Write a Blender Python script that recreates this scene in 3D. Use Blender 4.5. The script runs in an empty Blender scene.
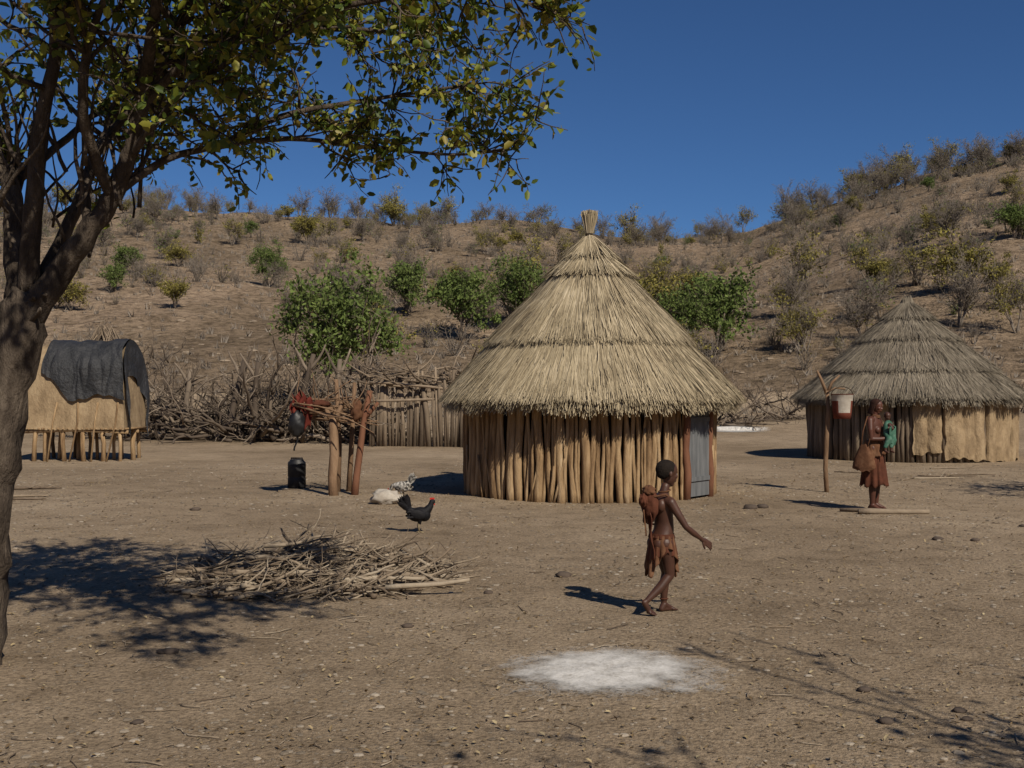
import bpy, bmesh, math, random
import numpy as np
from mathutils import Vector, Matrix, noise
R=random.Random(7)
V=Vector
scene=bpy.context.scene
scene.view_settings.view_transform='Standard'
scene.view_settings.look='None'
scene.view_settings.exposure=0
# ------------------------------------------------------------ materials
def ramp(nt,cols,pos=None):
    n=nt.nodes.new('ShaderNodeValToRGB'); e=n.color_ramp.elements
    while len(e)<len(cols): e.new(.5)
    for i,c in enumerate(cols):
        e[i].position=pos[i] if pos else i/(len(cols)-1)
        e[i].color=(c[0],c[1],c[2],1)
    return n
def newmat(name):
    m=bpy.data.materials.new(name); m.use_nodes=True; nt=m.node_tree; nt.nodes.clear()
    out=nt.nodes.new('ShaderNodeOutputMaterial'); return m,nt,out
def mix(nt,a,b,fac,mode='MIX'):
    n=nt.nodes.new('ShaderNodeMix'); n.data_type='RGBA'; n.blend_type=mode
    for s,v in ((n.inputs[0],fac),(n.inputs[6],a),(n.inputs[7],b)):
        if hasattr(v,'type') and hasattr(v,'links'): nt.links.new(v,s)
        elif isinstance(v,(tuple,list)): s.default_value=(v[0],v[1],v[2],1)
        else: s.default_value=v
    return n.outputs[2]
def texn(nt,vec,scale,detail=4,rough=.6,kind='ShaderNodeTexNoise'):
    n=nt.nodes.new(kind); n.inputs['Scale'].default_value=scale
    if kind=='ShaderNodeTexNoise':
        n.inputs['Detail'].default_value=detail; n.inputs['Roughness'].default_value=rough
    nt.links.new(vec,n.inputs['Vector']); return n
def nmat(name,cols,scale=4,stretch=(1,1,1),bump=.4,bscale=25,bdist=.02,rough=.9,island=.5,spec=.15,transl=0):
    m,nt,out=newmat(name); L=nt.links
    tc=nt.nodes.new('ShaderNodeTexCoord'); mp=nt.nodes.new('ShaderNodeMapping'); mp.inputs['Scale'].default_value=stretch
    L.new(tc.outputs['Object'],mp.inputs['Vector'])
    n1=texn(nt,mp.outputs[0],scale,5,.65)
    g=nt.nodes.new('ShaderNodeNewGeometry')
    mr=nt.nodes.new('ShaderNodeMapRange'); mr.inputs[1].default_value=.3; mr.inputs[2].default_value=.7
    L.new(n1.outputs[0],mr.inputs[0])
    mxf=nt.nodes.new('ShaderNodeMix'); mxf.data_type='FLOAT'; mxf.inputs[0].default_value=island
    L.new(mr.outputs[0],mxf.inputs[2]); L.new(g.outputs['Random Per Island'],mxf.inputs[3])
    rp=ramp(nt,cols); L.new(mxf.outputs[0],rp.inputs[0])
    b=nt.nodes.new('ShaderNodeBsdfPrincipled'); b.inputs['Roughness'].default_value=rough
    b.inputs['Specular IOR Level'].default_value=spec
    L.new(rp.outputs[0],b.inputs['Base Color'])
    if bump>0:
        n2=texn(nt,mp.outputs[0],bscale,4,.7); bp=nt.nodes.new('ShaderNodeBump')
        bp.inputs['Strength'].default_value=bump; bp.inputs['Distance'].default_value=bdist
        L.new(n2.outputs[0],bp.inputs['Height']); L.new(bp.outputs[0],b.inputs['Normal'])
    if transl>0:
        t=nt.nodes.new('ShaderNodeBsdfTranslucent'); L.new(rp.outputs[0],t.inputs[0])
        ms=nt.nodes.new('ShaderNodeMixShader'); ms.inputs[0].default_value=transl
        L.new(b.outputs[0],ms.inputs[1]); L.new(t.outputs[0],ms.inputs[2]); L.new(ms.outputs[0],out.inputs[0])
    else: L.new(b.outputs[0],out.inputs[0])
    return m
M={}
M['bark']=nmat('tree_bark',[(.03,.023,.018),(.075,.058,.044),(.15,.12,.092)],9,(1,1,.3),1,26,.04,island=.05)
M['bark2']=nmat('dry_bark',[(.08,.062,.05),(.17,.14,.11)],6,(1,1,.4),.5,20,.02,island=.6)
M['leaf']=nmat('leaf_fore',[(.04,.065,.012),(.07,.105,.015),(.12,.16,.02),(.20,.225,.028),(.29,.27,.04),(.22,.14,.04)],3,island=.9,bump=0,rough=.5,spec=.4,transl=.33)
M['leafy']=nmat('leaf_yellowgreen',[(.14,.13,.035),(.24,.21,.055),(.36,.30,.09)],.6,island=.6,bump=0,transl=.2)
M['leafg']=nmat('leaf_green',[(.07,.10,.03),(.12,.165,.045),(.20,.245,.075)],.6,island=.6,bump=0,transl=.2)
M['twig']=nmat('shrub_twigs',[(.11,.09,.072),(.19,.16,.13),(.28,.24,.195)],.6,island=.5,bump=0)
M['pole']=nmat('hut_poles',[(.075,.048,.026),(.19,.118,.062),(.31,.205,.11),(.40,.28,.16),(.50,.39,.26)],9,(1.6,1.6,.22),1,34,.02,island=.42)
M['fence']=nmat('fence_poles',[(.07,.052,.038),(.17,.13,.092),(.31,.24,.17)],7,(1,1,.25),.6,30,.02,island=.6)
M['brush']=nmat('brush_wood',[(.05,.038,.03),(.12,.093,.07),(.28,.225,.17)],3,(1,1,.4),.5,20,.02,island=.75)
M['post']=nmat('post_wood',[(.10,.06,.035),(.20,.125,.075),(.30,.20,.125)],7,(1,1,.25),.9,30,.015,island=.2)
M['redlog']=nmat('red_log',[(.12,.052,.03),(.21,.10,.06)],7,(1,1,.25),.7,30,.01,island=.1)
M['straw']=nmat('thatch_straw',[(.13,.098,.062),(.26,.21,.135),(.385,.318,.21),(.54,.455,.325)],1.6,(1,1,1),0,island=.6)
M['straw2']=nmat('old_thatch',[(.085,.07,.052),(.16,.135,.10),(.24,.205,.155),(.35,.30,.23)],1.6,(1,1,1),0,island=.6)
M['under']=nmat('thatch_core',[(.08,.06,.04),(.15,.12,.08)],8,(1,1,1),.5)
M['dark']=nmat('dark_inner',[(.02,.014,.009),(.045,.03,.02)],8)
M['rope']=nmat('binding_rope',[(.035,.026,.018),(.08,.06,.04)],20)
M['mud']=nmat('mud_plaster',[(.19,.135,.08),(.29,.21,.125),(.38,.285,.175)],3.2,(1,1,.6),.9,14,.04,island=0)
M['door']=nmat('door_board',[(.085,.09,.095),(.17,.175,.18)],3,(4,4,.5),.3,20,.01,island=0)
M['tarp']=nmat('tarp_black',[(.014,.015,.017),(.026,.027,.030),(.05,.05,.052)],2.5,(1,1,1),.8,9,.07,rough=.55,spec=.35,island=0)
M['skin']=nmat('skin_child',[(.045,.019,.012),(.080,.035,.022)],6,(1,1,1),.15,60,.004,rough=.5,spec=.4,island=0)
M['skinw']=nmat('skin_ochre',[(.06,.022,.014),(.10,.036,.022)],6,(1,1,1),.15,60,.004,rough=.5,spec=.4,island=0)
M['hair']=nmat('hair',[(.010,.008,.007),(.022,.016,.012)],20,(1,1,1),1,70,.01,island=0)
M['hairw']=nmat('hair_ochre',[(.02,.010,.008),(.045,.019,.013)],20,(1,1,.3),1,50,.01,island=0)
M['leather']=nmat('leather',[(.06,.028,.015),(.12,.056,.03),(.21,.115,.065)],9,(1,1,1),.5,25,.012,island=.2)
M['leatherd']=nmat('leather_red',[(.05,.02,.012),(.12,.042,.024)],7,(1,1,1),.5,25,.012,island=.1)
M['green']=nmat('green_cloth',[(.03,.08,.055),(.05,.13,.09),(.12,.20,.155)],16,(1,1,1),.4,30,.01,island=0)
M['red']=nmat('red_cloth',[(.07,.014,.010),(.15,.030,.02)],7,(1,1,1),.5,14,.02,island=0)
M['pail']=nmat('bucket_red',[(.10,.028,.018),(.19,.055,.035)],9,(1,1,1),.3,20,.01,island=0)
M['black']=nmat('black_plastic',[(.006,.006,.007),(.014,.014,.015)],6,rough=.5,spec=.4,bump=.2,island=0)
M['white']=nmat('white_paint',[(.30,.26,.215),(.47,.43,.37)],6,island=0)
M['hen']=nmat('hen_black',[(.004,.004,.005),(.012,.011,.013)],14,bump=.4,bscale=50,rough=.6,spec=.2,island=0)
M['henw']=nmat('hen_speckled',[(.02,.02,.02),(.06,.055,.05),(.5,.47,.42),(.6,.58,.53)],26,bump=.5,bscale=50,island=0)
M['comb']=nmat('comb_red',[(.35,.02,.02),(.45,.04,.03)],6,island=0)
M['beak']=nmat('beak',[(.25,.2,.12),(.3,.24,.15)],6,island=0)
M['eyew']=nmat('eye_white',[(.4,.38,.35),(.45,.42,.4)],6,island=0,bump=0)
M['stick']=nmat('dry_stick',[(.075,.055,.04),(.17,.128,.09),(.27,.215,.155),(.39,.33,.25)],8,island=.7)
M['stone']=nmat('stones',[(.10,.08,.06),(.20,.165,.125),(.36,.31,.25)],8,island=.8)
M['stoned']=nmat('dark_stone',[(.06,.048,.04),(.12,.09,.07)],8,island=.3)
M['litter']=nmat('leaf_litter',[(.09,.06,.035),(.22,.155,.08),(.40,.33,.20)],5,island=.9,bump=0)
M['rock']=nmat('hill_rock',[(.13,.10,.075),(.22,.175,.128),(.33,.26,.19)],1.5,island=.6)

def ground_mat(name,hill):
    m,nt,out=newmat(name); L=nt.links
    tc=nt.nodes.new('ShaderNodeTexCoord'); v=tc.outputs['Object']
    if not hill:
        a=texn(nt,v,.22,4,.6); b=texn(nt,v,2.2,6,.7); c=texn(nt,v,28,5,.75)
        r1=ramp(nt,[(.225,.168,.11),(.30,.228,.153),(.37,.287,.198)],[.33,.5,.68]); L.new(a.outputs[0],r1.inputs[0])
        r2=ramp(nt,[(.58,.56,.54),(1,1,1),(1.2,1.2,1.22)],[.3,.5,.72]); L.new(b.outputs[0],r2.inputs[0])
        col=mix(nt,r1.outputs[0],r2.outputs[0],.75,'MULTIPLY')
        r3=ramp(nt,[(.34,.32,.3),(1,1,1),(1.5,1.5,1.5)],[.32,.5,.7]); L.new(c.outputs[0],r3.inputs[0])
        col=mix(nt,col,r3.outputs[0],.85,'MULTIPLY')
        vo=texn(nt,v,38,kind='ShaderNodeTexVoronoi'); 
        rv_=ramp(nt,[(1,1,1),(0,0,0)],[.16,.30]); L.new(vo.outputs['Distance'],rv_.inputs[0])
        sel=texn(nt,v,5,3,.6); rs=ramp(nt,[(0,0,0),(1,1,1)],[.42,.55]); L.new(sel.outputs[0],rs.inputs[0])
        fac=mix(nt,(0,0,0),rv_.outputs[0],rs.outputs[0])
        sc=nt.nodes.new('ShaderNodeSeparateColor'); L.new(vo.outputs['Color'],sc.inputs[0])
        rc=ramp(nt,[(.10,.078,.058),(.28,.225,.165),(.48,.42,.34)]); L.new(sc.outputs[0],rc.inputs[0])
        col=mix(nt,col,rc.outputs[0],fac)
        w=texn(nt,v,11,6,.8); rw=ramp(nt,[(0,0,0),(1,1,1)],[.58,.67]); L.new(w.outputs[0],rw.inputs[0])
        col=mix(nt,col,(.105,.077,.053),mix(nt,(0,0,0),(.75,.75,.75),rw.outputs[0]))
        hh=[(b.outputs[0],.6,.07),(c.outputs[0],1,.03),(fac,.6,.015)]
    else:
        a=texn(nt,v,.03,5,.6); b=texn(nt,v,.35,6,.75); c=texn(nt,v,1.6,5,.8)
        r1=ramp(nt,[(.20,.148,.098),(.27,.20,.134),(.34,.25,.172)],[.35,.5,.65]); L.new(a.outputs[0],r1.inputs[0])
        r2=ramp(nt,[(.5,.48,.44),(1,1,1),(1.25,1.25,1.25)],[.32,.5,.7]); L.new(b.outputs[0],r2.inputs[0])
        col=mix(nt,r1.outputs[0],r2.outputs[0],.8,'MULTIPLY')
        r3=ramp(nt,[(.28,.27,.25),(1,1,1),(1.5,1.5,1.5)],[.36,.5,.68]); L.new(c.outputs[0],r3.inputs[0])
        col=mix(nt,col,r3.outputs[0],.85,'MULTIPLY')
        hh=[(b.outputs[0],.7,.8),(c.outputs[0],1,.5)]
    bs=nt.nodes.new('ShaderNodeBsdfPrincipled'); bs.inputs['Roughness'].default_value=.95; bs.inputs['Specular IOR Level'].default_value=.1
    L.new(col,bs.inputs['Base Color']); prev=None
    for o,s,d in hh:
        bp=nt.nodes.new('ShaderNodeBump'); bp.inputs['Strength'].default_value=s; bp.inputs['Distance'].default_value=d
        L.new(o,bp.inputs['Height'])
        if prev: L.new(prev,bp.inputs['Normal'])
        prev=bp.outputs[0]
    L.new(prev,bs.inputs['Normal']); L.new(bs.outputs[0],out.inputs[0]); return m
M['ground']=ground_mat('dry_earth',False); M['hill']=ground_mat('hill_earth',True)
# ------------------------------------------------------------ mesh builder
class MB:
    def __init__(s): s.v=[]; s.f=[]; s.m=[]
    def tube(s,pts,rads,n=6,mat=0,cap=True,jit=0):
        pts=[V(p) for p in pts]; k=len(pts); b=len(s.v); up=None
        for i,p in enumerate(pts):
            t=(pts[min(i+1,k-1)]-pts[max(i-1,0)])
            if t.length<1e-9: t=V((0,0,1))
            t.normalize()
            if up is None:
                up=t.orthogonal().normalized()
            else:
                up=(up-t*up.dot(t)); up=up.normalized() if up.length>1e-6 else t.orthogonal().normalized()
            w=t.cross(up); r=rads[i] if hasattr(rads,'__len__') else rads
            for j in range(n):
                a=2*math.pi*j/n; rr=r*(1+jit*R.uniform(-1,1))
                s.v.append(p+up*(math.cos(a)*rr)+w*(math.sin(a)*rr))
        for i in range(k-1):
            for j in range(n):
                j2=(j+1)%n
                s.f.append((b+i*n+j,b+i*n+j2,b+(i+1)*n+j2,b+(i+1)*n+j)); s.m.append(mat)
        if cap:
            s.f.append(tuple(b+j for j in reversed(range(n)))); s.m.append(mat)
            s.f.append(tuple(b+(k-1)*n+j for j in range(n))); s.m.append(mat)
    def leaf(s,p,d,nrm,l,w,mat=0,fold=.25):
        d=V(d).normalized(); sd=d.cross(nrm)
        if sd.length<1e-4: sd=d.orthogonal()
        sd.normalize(); n=sd.cross(d); b=len(s.v); u=n*(w*fold)
        s.v+= [p,p+d*l*.3+sd*w*.5+u,p+d*l*.72+sd*w*.42+u,p+d*l,p+d*l*.72-sd*w*.42+u,p+d*l*.3-sd*w*.5+u]
        s.f+=[(b,b+1,b+2,b+3),(b,b+3,b+4,b+5)]; s.m+=[mat,mat]
    def quad(s,p,a,c,mat=0):
        b=len(s.v); s.v+=[p-a-c,p+a-c*.6,p+a*.7+c,p-a*.8+c]; s.f.append((b,b+1,b+2,b+3)); s.m.append(mat)
    def stone(s,c,r,mat=0,flat=.6):
        b=len(s.v); ph=R.uniform(0,6)
        n=6
        for k,(zz,rr) in enumerate(((-.3,.8),(.25,1),(.75,.6))):
            for j in range(n):
                a=ph+2*math.pi*j/n; q=rr*r*R.uniform(.75,1.15)
                s.v.append(V((c[0]+math.cos(a)*q*1.2,c[1]+math.sin(a)*q,c[2]+zz*r*flat)))
        for k in range(2):
            for j in range(n):
                j2=(j+1)%n; s.f.append((b+k*n+j,b+k*n+j2,b+(k+1)*n+j2,b+(k+1)*n+j)); s.m.append(mat)
        s.f.append(tuple(b+2*n+j for j in range(n))); s.m.append(mat)
    def grid(s,fn,nu,nv,mat=0,closeu=False):
        b=len(s.v)
        for j in range(nv):
            for i in range(nu): s.v.append(V(fn(i/(nu if closeu else nu-1),j/(nv-1))))
        for j in range(nv-1):
            for i in range(nu if closeu else nu-1):
                i2=(i+1)%nu; s.f.append((b+j*nu+i,b+j*nu+i2,b+(j+1)*nu+i2,b+(j+1)*nu+i)); s.m.append(mat)
    def box(s,c,hx,hy,hz,mat=0,rot=0):
        b=len(s.v); cs,sn=math.cos(rot),math.sin(rot)
        for z in(-1,1):
            for x,y in((-1,-1),(1,-1),(1,1),(-1,1)):
                s.v.append(V((c[0]+x*hx*cs-y*hy*sn,c[1]+x*hx*sn+y*hy*cs,c[2]+z*hz)))
        for q in((0,3,2,1),(4,5,6,7),(0,1,5,4),(1,2,6,5),(2,3,7,6),(3,0,4,7)): s.f.append(tuple(b+i for i in q)); s.m.append(mat)
    def mesh(s,name,mats,smooth=True):
        me=bpy.data.meshes.new(name); me.from_pydata([tuple(v) for v in s.v],[],s.f)
        for m in mats: me.materials.append(M[m])
        me.polygons.foreach_set('material_index',s.m)
        me.polygons.foreach_set('use_smooth',[smooth]*len(s.f)); me.update(); return me
    def obj(s,name,mats,parent=None,smooth=True,loc=(0,0,0)):
        o=bpy.data.objects.new(name,s.mesh(name,mats,smooth)); scene.collection.objects.link(o); o.location=loc
        if parent: o.parent=parent
        return o
def root(name,loc=(0,0,0),rz=0):
    e=bpy.data.objects.new(name,None); scene.collection.objects.link(e); e.location=loc; e.rotation_euler=(0,0,rz); e.empty_display_size=.2; return e
def rv(): 
    while True:
        v=V((R.uniform(-1,1),R.uniform(-1,1),R.uniform(-1,1)))
        if .05<v.length<1: return v.normalized()
def catmull(pts,rads,sub=4):
    P=[V(p) for p in pts]; o=[];q=[]
    for i in range(len(P)-1):
        p0=P[max(i-1,0)];p1=P[i];p2=P[i+1];p3=P[min(i+2,len(P)-1)]
        for k in range(sub):
            t=k/sub
            o.append(.5*((2*p1)+(p2-p0)*t+(2*p0-5*p1+4*p2-p3)*t*t+(3*p1-p0-3*p2+p3)*t**3)); q.append(rads[i]*(1-t)+rads[i+1]*t)
    o.append(P[-1]); q.append(rads[-1]); return o,q
def wig(p,d,L,n=5,w=.25,up=0):
    pts=[V(p)]; d=V(d).normalized()
    for i in range(n):
        d=(d+rv()*w+V((0,0,up))).normalized(); pts.append(pts[-1]+d*L/n)
    return pts
def lin(a,b,n): return [a+(b-a)*i/(n-1) for i in range(n)]
# ------------------------------------------------------------ terrain
TH=[-180,-60,-29.1,-25,-22.3,-19.2,-15.8,-10.9,-5.8,-1.7,1.5,4.6,7.2,9.7,12.2,14.7,17.1,19.4,21.7,25,28.9,35.6,60,180]
TN=[.15,.14,.146,.149,.156,.162,.162,.160,.161,.165,.159,.149,.145,.145,.149,.162,.174,.185,.196,.204,.212,.212,.2,.15]
def gz(x,y):
    d=math.hypot(x,y); th=math.degrees(math.atan2(x,y)); k=float(np.interp(th,TH,TN))*200+1.66
    z=.015*noise.noise(V((x*.5,y*.5,0)))*min(1,d/8)
    s=min(1,max(0,(d-33)/22)); z+=.45*s*s*(3-2*s)
    if d>45:
        t=(d-55)/145; e=(math.sqrt(t*t+.0012)+t)/2
        if t>1: e=max(.45,1-.5*(t-1))
        z+=k*e*.975
        w=min(1,max(0,t*4)); 
        z+=w*(1.6*noise.noise(V((x/28,y/34,3)))+.9*noise.noise(V((x/11,y/13,7)))+.35*noise.noise(V((x/4,y/4,1))))
    return z
angs=list(np.arange(-45,45.01,.3))+list(np.arange(48,315,3))
def sheet(name,rs,mat,center):
    mb=MB(); n=len(angs)
    if center: mb.v.append(V((0,0,0)))
    o=len(mb.v)
    for r in rs:
        for a in angs:
            x=r*math.sin(math.radians(a)); y=r*math.cos(math.radians(a)); mb.v.append(V((x,y,gz(x,y))))
    for i in range(len(rs)-1):
        for j in range(n):
            j2=(j+1)%n; mb.f.append((o+i*n+j,o+(i+1)*n+j,o+(i+1)*n+j2,o+i*n+j2)); mb.m.append(0)
    if center:
        for j in range(n): mb.f.append((0,o+j,o+(j+1)%n)); mb.m.append(0)
    ob=mb.obj(name,[mat]); return ob
rs=[.5]
while rs[-1]<60: rs.append(rs[-1]*1.045)
rs[-1]=60
sheet('ground',rs,'ground',True)
sheet('hill',list(np.arange(60,212,1.6))+[212,216,222,230,245,265,300,350,420,520,700,1000,1500,2500],'hill',False)
# ash patch
def ash(name,cx,cy,rx,ry,n=64,seed=0):
    mb=MB(); K=14
    mb.grid(lambda u,v:(lambda a,q:(cx+q*rx*math.cos(a),cy+q*ry*math.sin(a),0))(2*math.pi*u,v*1.35+.001),n,K,0,True)
    for i,p in enumerate(mb.v):
        k=(i//n)/(K-1); p.z=gz(p.x,p.y)+.006+.025*(1-k*k)+.012*noise.noise(p*9)*(1-k)
    m,nt,out=newmat(name+'_mat'); L=nt.links
    tc=nt.nodes.new('ShaderNodeTexCoord'); mp=nt.nodes.new('ShaderNodeMapping')
    mp.inputs['Location'].default_value=(-cx/rx,-cy/ry,0); mp.inputs['Scale'].default_value=(1/rx,1/ry,0)
    L.new(tc.outputs['Object'],mp.inputs[0])
    ln=nt.nodes.new('ShaderNodeVectorMath'); ln.operation='LENGTH'; L.new(mp.outputs[0],ln.inputs[0])
    n1=texn(nt,tc.outputs['Object'],3.2,8,.72); n2=texn(nt,tc.outputs['Object'],45,4,.7); n3=texn(nt,tc.outputs['Object'],7,5,.7)
    a=nt.nodes.new('ShaderNodeMath'); a.operation='MULTIPLY_ADD'; a.inputs[1].default_value=1.6; L.new(n1.outputs[0],a.inputs[0]); L.new(ln.outputs['Value'],a.inputs[2])
    a2=nt.nodes.new('ShaderNodeMath'); a2.operation='MULTIPLY_ADD'; a2.inputs[1].default_value=.9; L.new(n2.outputs[0],a2.inputs[0]); L.new(a.outputs[0],a2.inputs[2])
    mr=nt.nodes.new('ShaderNodeMapRange'); mr.inputs[1].default_value=1.75; mr.inputs[2].default_value=2.3; mr.inputs[3].default_value=1; mr.inputs[4].default_value=0
    L.new(a2.outputs[0],mr.inputs[0])
    rp=ramp(nt,[(.26,.235,.205),(.48,.46,.43),(.66,.64,.61)],[.33,.47,.62]); L.new(mix(nt,n2.outputs[0],n3.outputs[0],.55),rp.inputs[0])
    b=nt.nodes.new('ShaderNodeBsdfPrincipled'); b.inputs['Roughness'].default_value=1; b.inputs['Specular IOR Level'].default_value=.05
    L.new(rp.outputs[0],b.inputs['Base Color']); L.new(mr.outputs[0],b.inputs['Alpha'])
    bp=nt.nodes.new('ShaderNodeBump'); bp.inputs['Strength'].default_value=.6; bp.inputs['Distance'].default_value=.01; L.new(n2.outputs[0],bp.inputs['Height']); L.new(bp.outputs[0],b.inputs['Normal'])
    L.new(b.outputs[0],out.inputs[0]); M[name+'_m']=m
    mb.obj(name,[name+'_m'])
ash('ash_patch',.58,6.6,.66,.60)
ash('ash_patch',9.0,44,1.2,1.0,seed=4)

# gravel, twigs, leaf litter
g=MB()
for i in range(15000):
    y=3.6+R.random()**1.4*24; x=R.uniform(-.55,.55)*y*1.05
    if noise.noise(V((x*.6,y*.6,2)))<R.uniform(-.6,.15): continue
    g.stone((x,y,gz(x,y)),R.choice([.004,.005,.006,.008,.01,.014,.018])*R.uniform(.6,1.2)*(1+y*.035))
g.obj('gravel',['stone'],smooth=False)
g=MB()
for (x,y,r) in [(.47,10.1,.07),(3.5,16.2,.10),(3.7,16.3,.09),(5.6,11.7,.05),(4.9,12.7,.06),(5.3,12.6,.05),(2.35,5.8,.035),(1.98,6.2,.04),(-2.2,7.1,.05),(-2.25,7.1,.04),(-.75,7.9,.04),(1.9,5.6,.04),(2.33,5.65,.03),(-.2,9.3,.04),(6.5,14,.05),(-4.6,16,.07),(-1.9,5.6,.03)]:
    g.stone((x,y,gz(x,y)+r*.15),r)
g.obj('ground_rocks',['stoned'])
g=MB()
for i in range(1300):
    y=3.6+R.random()**1.3*20; x=R.uniform(-.52,.52)*y; a=R.uniform(0,6.3); L=R.choice([.03,.05,.08,.12,.20])*R.uniform(.6,1.3)
    r=.0018+.0015*R.random()+y*.00014
    pts=wig((x,y,gz(x,y)+r*1.3),(math.cos(a),math.sin(a),0),L,4,.4)
    for p in pts: p.z=gz(p.x,p.y)+r*1.2+R.random()*.008
    g.tube(pts,r,4)
for i in range(10000):
    y=3.6+R.random()**1.5*20; x=R.uniform(-.53,.53)*y
    if noise.noise(V((x*.8,y*.8,6)))<R.uniform(-.5,.4): continue
    l=R.uniform(.012,.034)*(1+y*.025); p=V((x,y,gz(x,y)+.006)); g.leaf(p,V((R.uniform(-1,1),R.uniform(-1,1),R.uniform(0,.3))),V((R.uniform(-.4,.4),R.uniform(-.4,.4),1)),l,l*.5,1)
g.obj('ground_litter',['stick','litter'])
# ------------------------------------------------------------ foreground tree
def leafy_sec(mb,p,d,L,r,ntw,nl,ls,dens=1,up=.03):
    pts=wig(p,d,L,6,.3,up); mb.tube(pts,lin(r,r*.35,len(pts)),5,0)
    for k in range(ntw):
        i=R.randint(1,len(pts)-1); dd=(pts[i]-pts[i-1]).normalized()
        tw=wig(pts[i],dd*.7+rv()*.9,R.uniform(.12,.36),4,.3,-.02); mb.tube(tw,lin(.006,.0025,5),4,0)
        for q in range(int(nl*dens*R.uniform(.5,1.4))):
            j=R.randint(1,4); b=tw[j].lerp(tw[j-1],R.random())
            dl=(rv()+V((0,0,-.35))).normalized(); l=ls*R.uniform(.6,1.25)
            mb.leaf(b+dl*.015,dl,(rv()+V((0,0,.6))).normalized(),l,l*R.uniform(.45,.62),1,R.uniform(.05,.35))
tb=MB()
def add_limb(pts,r0,r1,start=None,nsec=0,sl=(.5,1.0),nl=10,jit=.05):
    rads=lin(r0,r1,len(pts)) if not hasattr(r0,'__len__') else r0
    P,Q=catmull(pts,rads,5)
    P=[p+rv()*Q[i]*.14 for i,p in enumerate(P)]
    tb.tube(P,Q,12 if max(Q)>.05 else 7,0,jit=jit)
    if nsec:
        s0=int(start*(len(P)-1))
        for k in range(nsec):
            i=R.randint(max(1,s0),len(P)-1); d=(P[i]-P[i-1]).normalized()
            dd=(d*.7+rv()*.9); dd.z+=.1
            leafy_sec(tb,P[i],dd,R.uniform(*sl),max(.006,min(.02,Q[i]*.6)),R.randint(4,7),nl,.066)
add_limb([(-3.36,6.8,-.15),(-3.32,6.8,.1),(-3.27,6.8,.65),(-3.21,6.8,1.14),(-3.13,6.8,1.64),(-3.04,6.8,2.07),(-3.0,6.8,2.32)],[.22,.175,.150,.14,.138,.145,.09],0,jit=.12)
add_limb([(-3.08,6.8,2.0),(-2.84,6.78,2.36),(-2.64,6.75,2.62),(-2.48,6.75,2.85),(-2.34,6.7,3.12),(-2.24,6.65,3.43),(-2.08,6.6,3.74),(-1.84,6.5,4.1),(-1.5,6.4,4.5)],[.105,.082,.070,.060,.050,.043,.035,.028,.02],0,.6,22)
add_limb([(-2.42,6.75,2.92),(-2.15,6.8,3.12),(-1.9,6.9,3.22),(-1.43,7.0,3.3),(-.94,7.05,3.26),(-.4,7.0,3.20),(.0,6.95,3.22)],.028,.005,.28,23,(.2,.38),8)
add_limb([(-2.24,6.65,3.43),(-1.9,6.5,3.65),(-1.3,6.4,3.85),(-.7,6.3,3.95),(-.15,6.3,3.98),(.15,6.35,3.92)],.032,.006,.2,28,(.22,.42),9)
add_limb([(-2.08,6.6,3.74),(-1.6,6.9,3.95),(-1,7.3,4.1),(-.6,7.6,4.15)],.03,.008,.2,22,(.35,.6))
add_limb([(-1.9,6.9,3.2),(-1.5,7.2,3.5),(-1,7.4,3.65),(-.55,7.5,3.75),(-.2,7.5,3.8)],.025,.006,.15,24,(.25,.45),9)
add_limb([(-3.05,6.8,2.1),(-3.12,6.9,2.6),(-3.2,7,3.0),(-3.4,7.1,3.6),(-3.6,7.2,4.3)],.08,.03,.5,20)
add_limb([(-3.0,6.8,2.3),(-2.92,6.7,2.75),(-2.85,6.6,3.2),(-2.7,6.5,3.7),(-2.5,6.3,4.3),(-2.2,6.1,4.8)],.065,.018,.55,24)
add_limb([(-2.97,6.82,2.28),(-2.8,7.1,2.9),(-2.75,7.4,3.4),(-2.5,7.8,3.9),(-2.1,8.1,4.4)],.05,.018,.5,22)
add_limb([(-2.45,6.75,2.87),(-2.5,6.4,3.3),(-2.3,6.1,3.8),(-1.9,5.9,4.2)],.04,.013,.5,20)
add_limb([(-2.33,6.7,3.12),(-2.0,6.4,3.35),(-1.6,6.2,3.55),(-1.2,6.1,3.7)],.027,.009,.3,20,(.3,.55))
add_limb([(-2.6,6.75,2.66),(-2.65,6.9,3.1),(-2.4,7.1,3.6),(-2.0,7.2,4.1),(-1.5,7.2,4.4)],.035,.012,.5,22)
add_limb([(-3.15,6.8,2.0),(-3.4,6.7,2.6),(-3.9,6.6,3.2),(-4.5,6.5,3.9)],.075,.03,.4,22)
add_limb([(-3.2,7.0,3.0),(-3.0,7.4,3.4),(-2.9,7.9,3.8)],.035,.015,.4,14)
add_limb([(-2.24,6.65,3.43),(-1.9,6.0,4.0),(-1.3,5.3,4.5),(-.7,4.7,4.6),(-.3,4.3,4.6)],.04,.012,.4,34,(.4,.8))
add_limb([(-2.7,6.5,3.7),(-2.4,5.7,4.3),(-1.9,5.0,4.6),(-1.5,4.4,4.7)],.04,.012,.3,26,(.4,.8))
add_limb([(-1.3,5.3,4.5),(-.4,4.8,4.7),(.3,4.3,4.7),(.8,3.9,4.6)],.03,.010,.2,30,(.4,.8))
add_limb([(-1.3,5.3,4.5),(-.6,4.4,4.6),(.1,3.6,4.6),(.5,3.0,4.5)],.03,.010,.3,24,(.4,.75))
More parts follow.
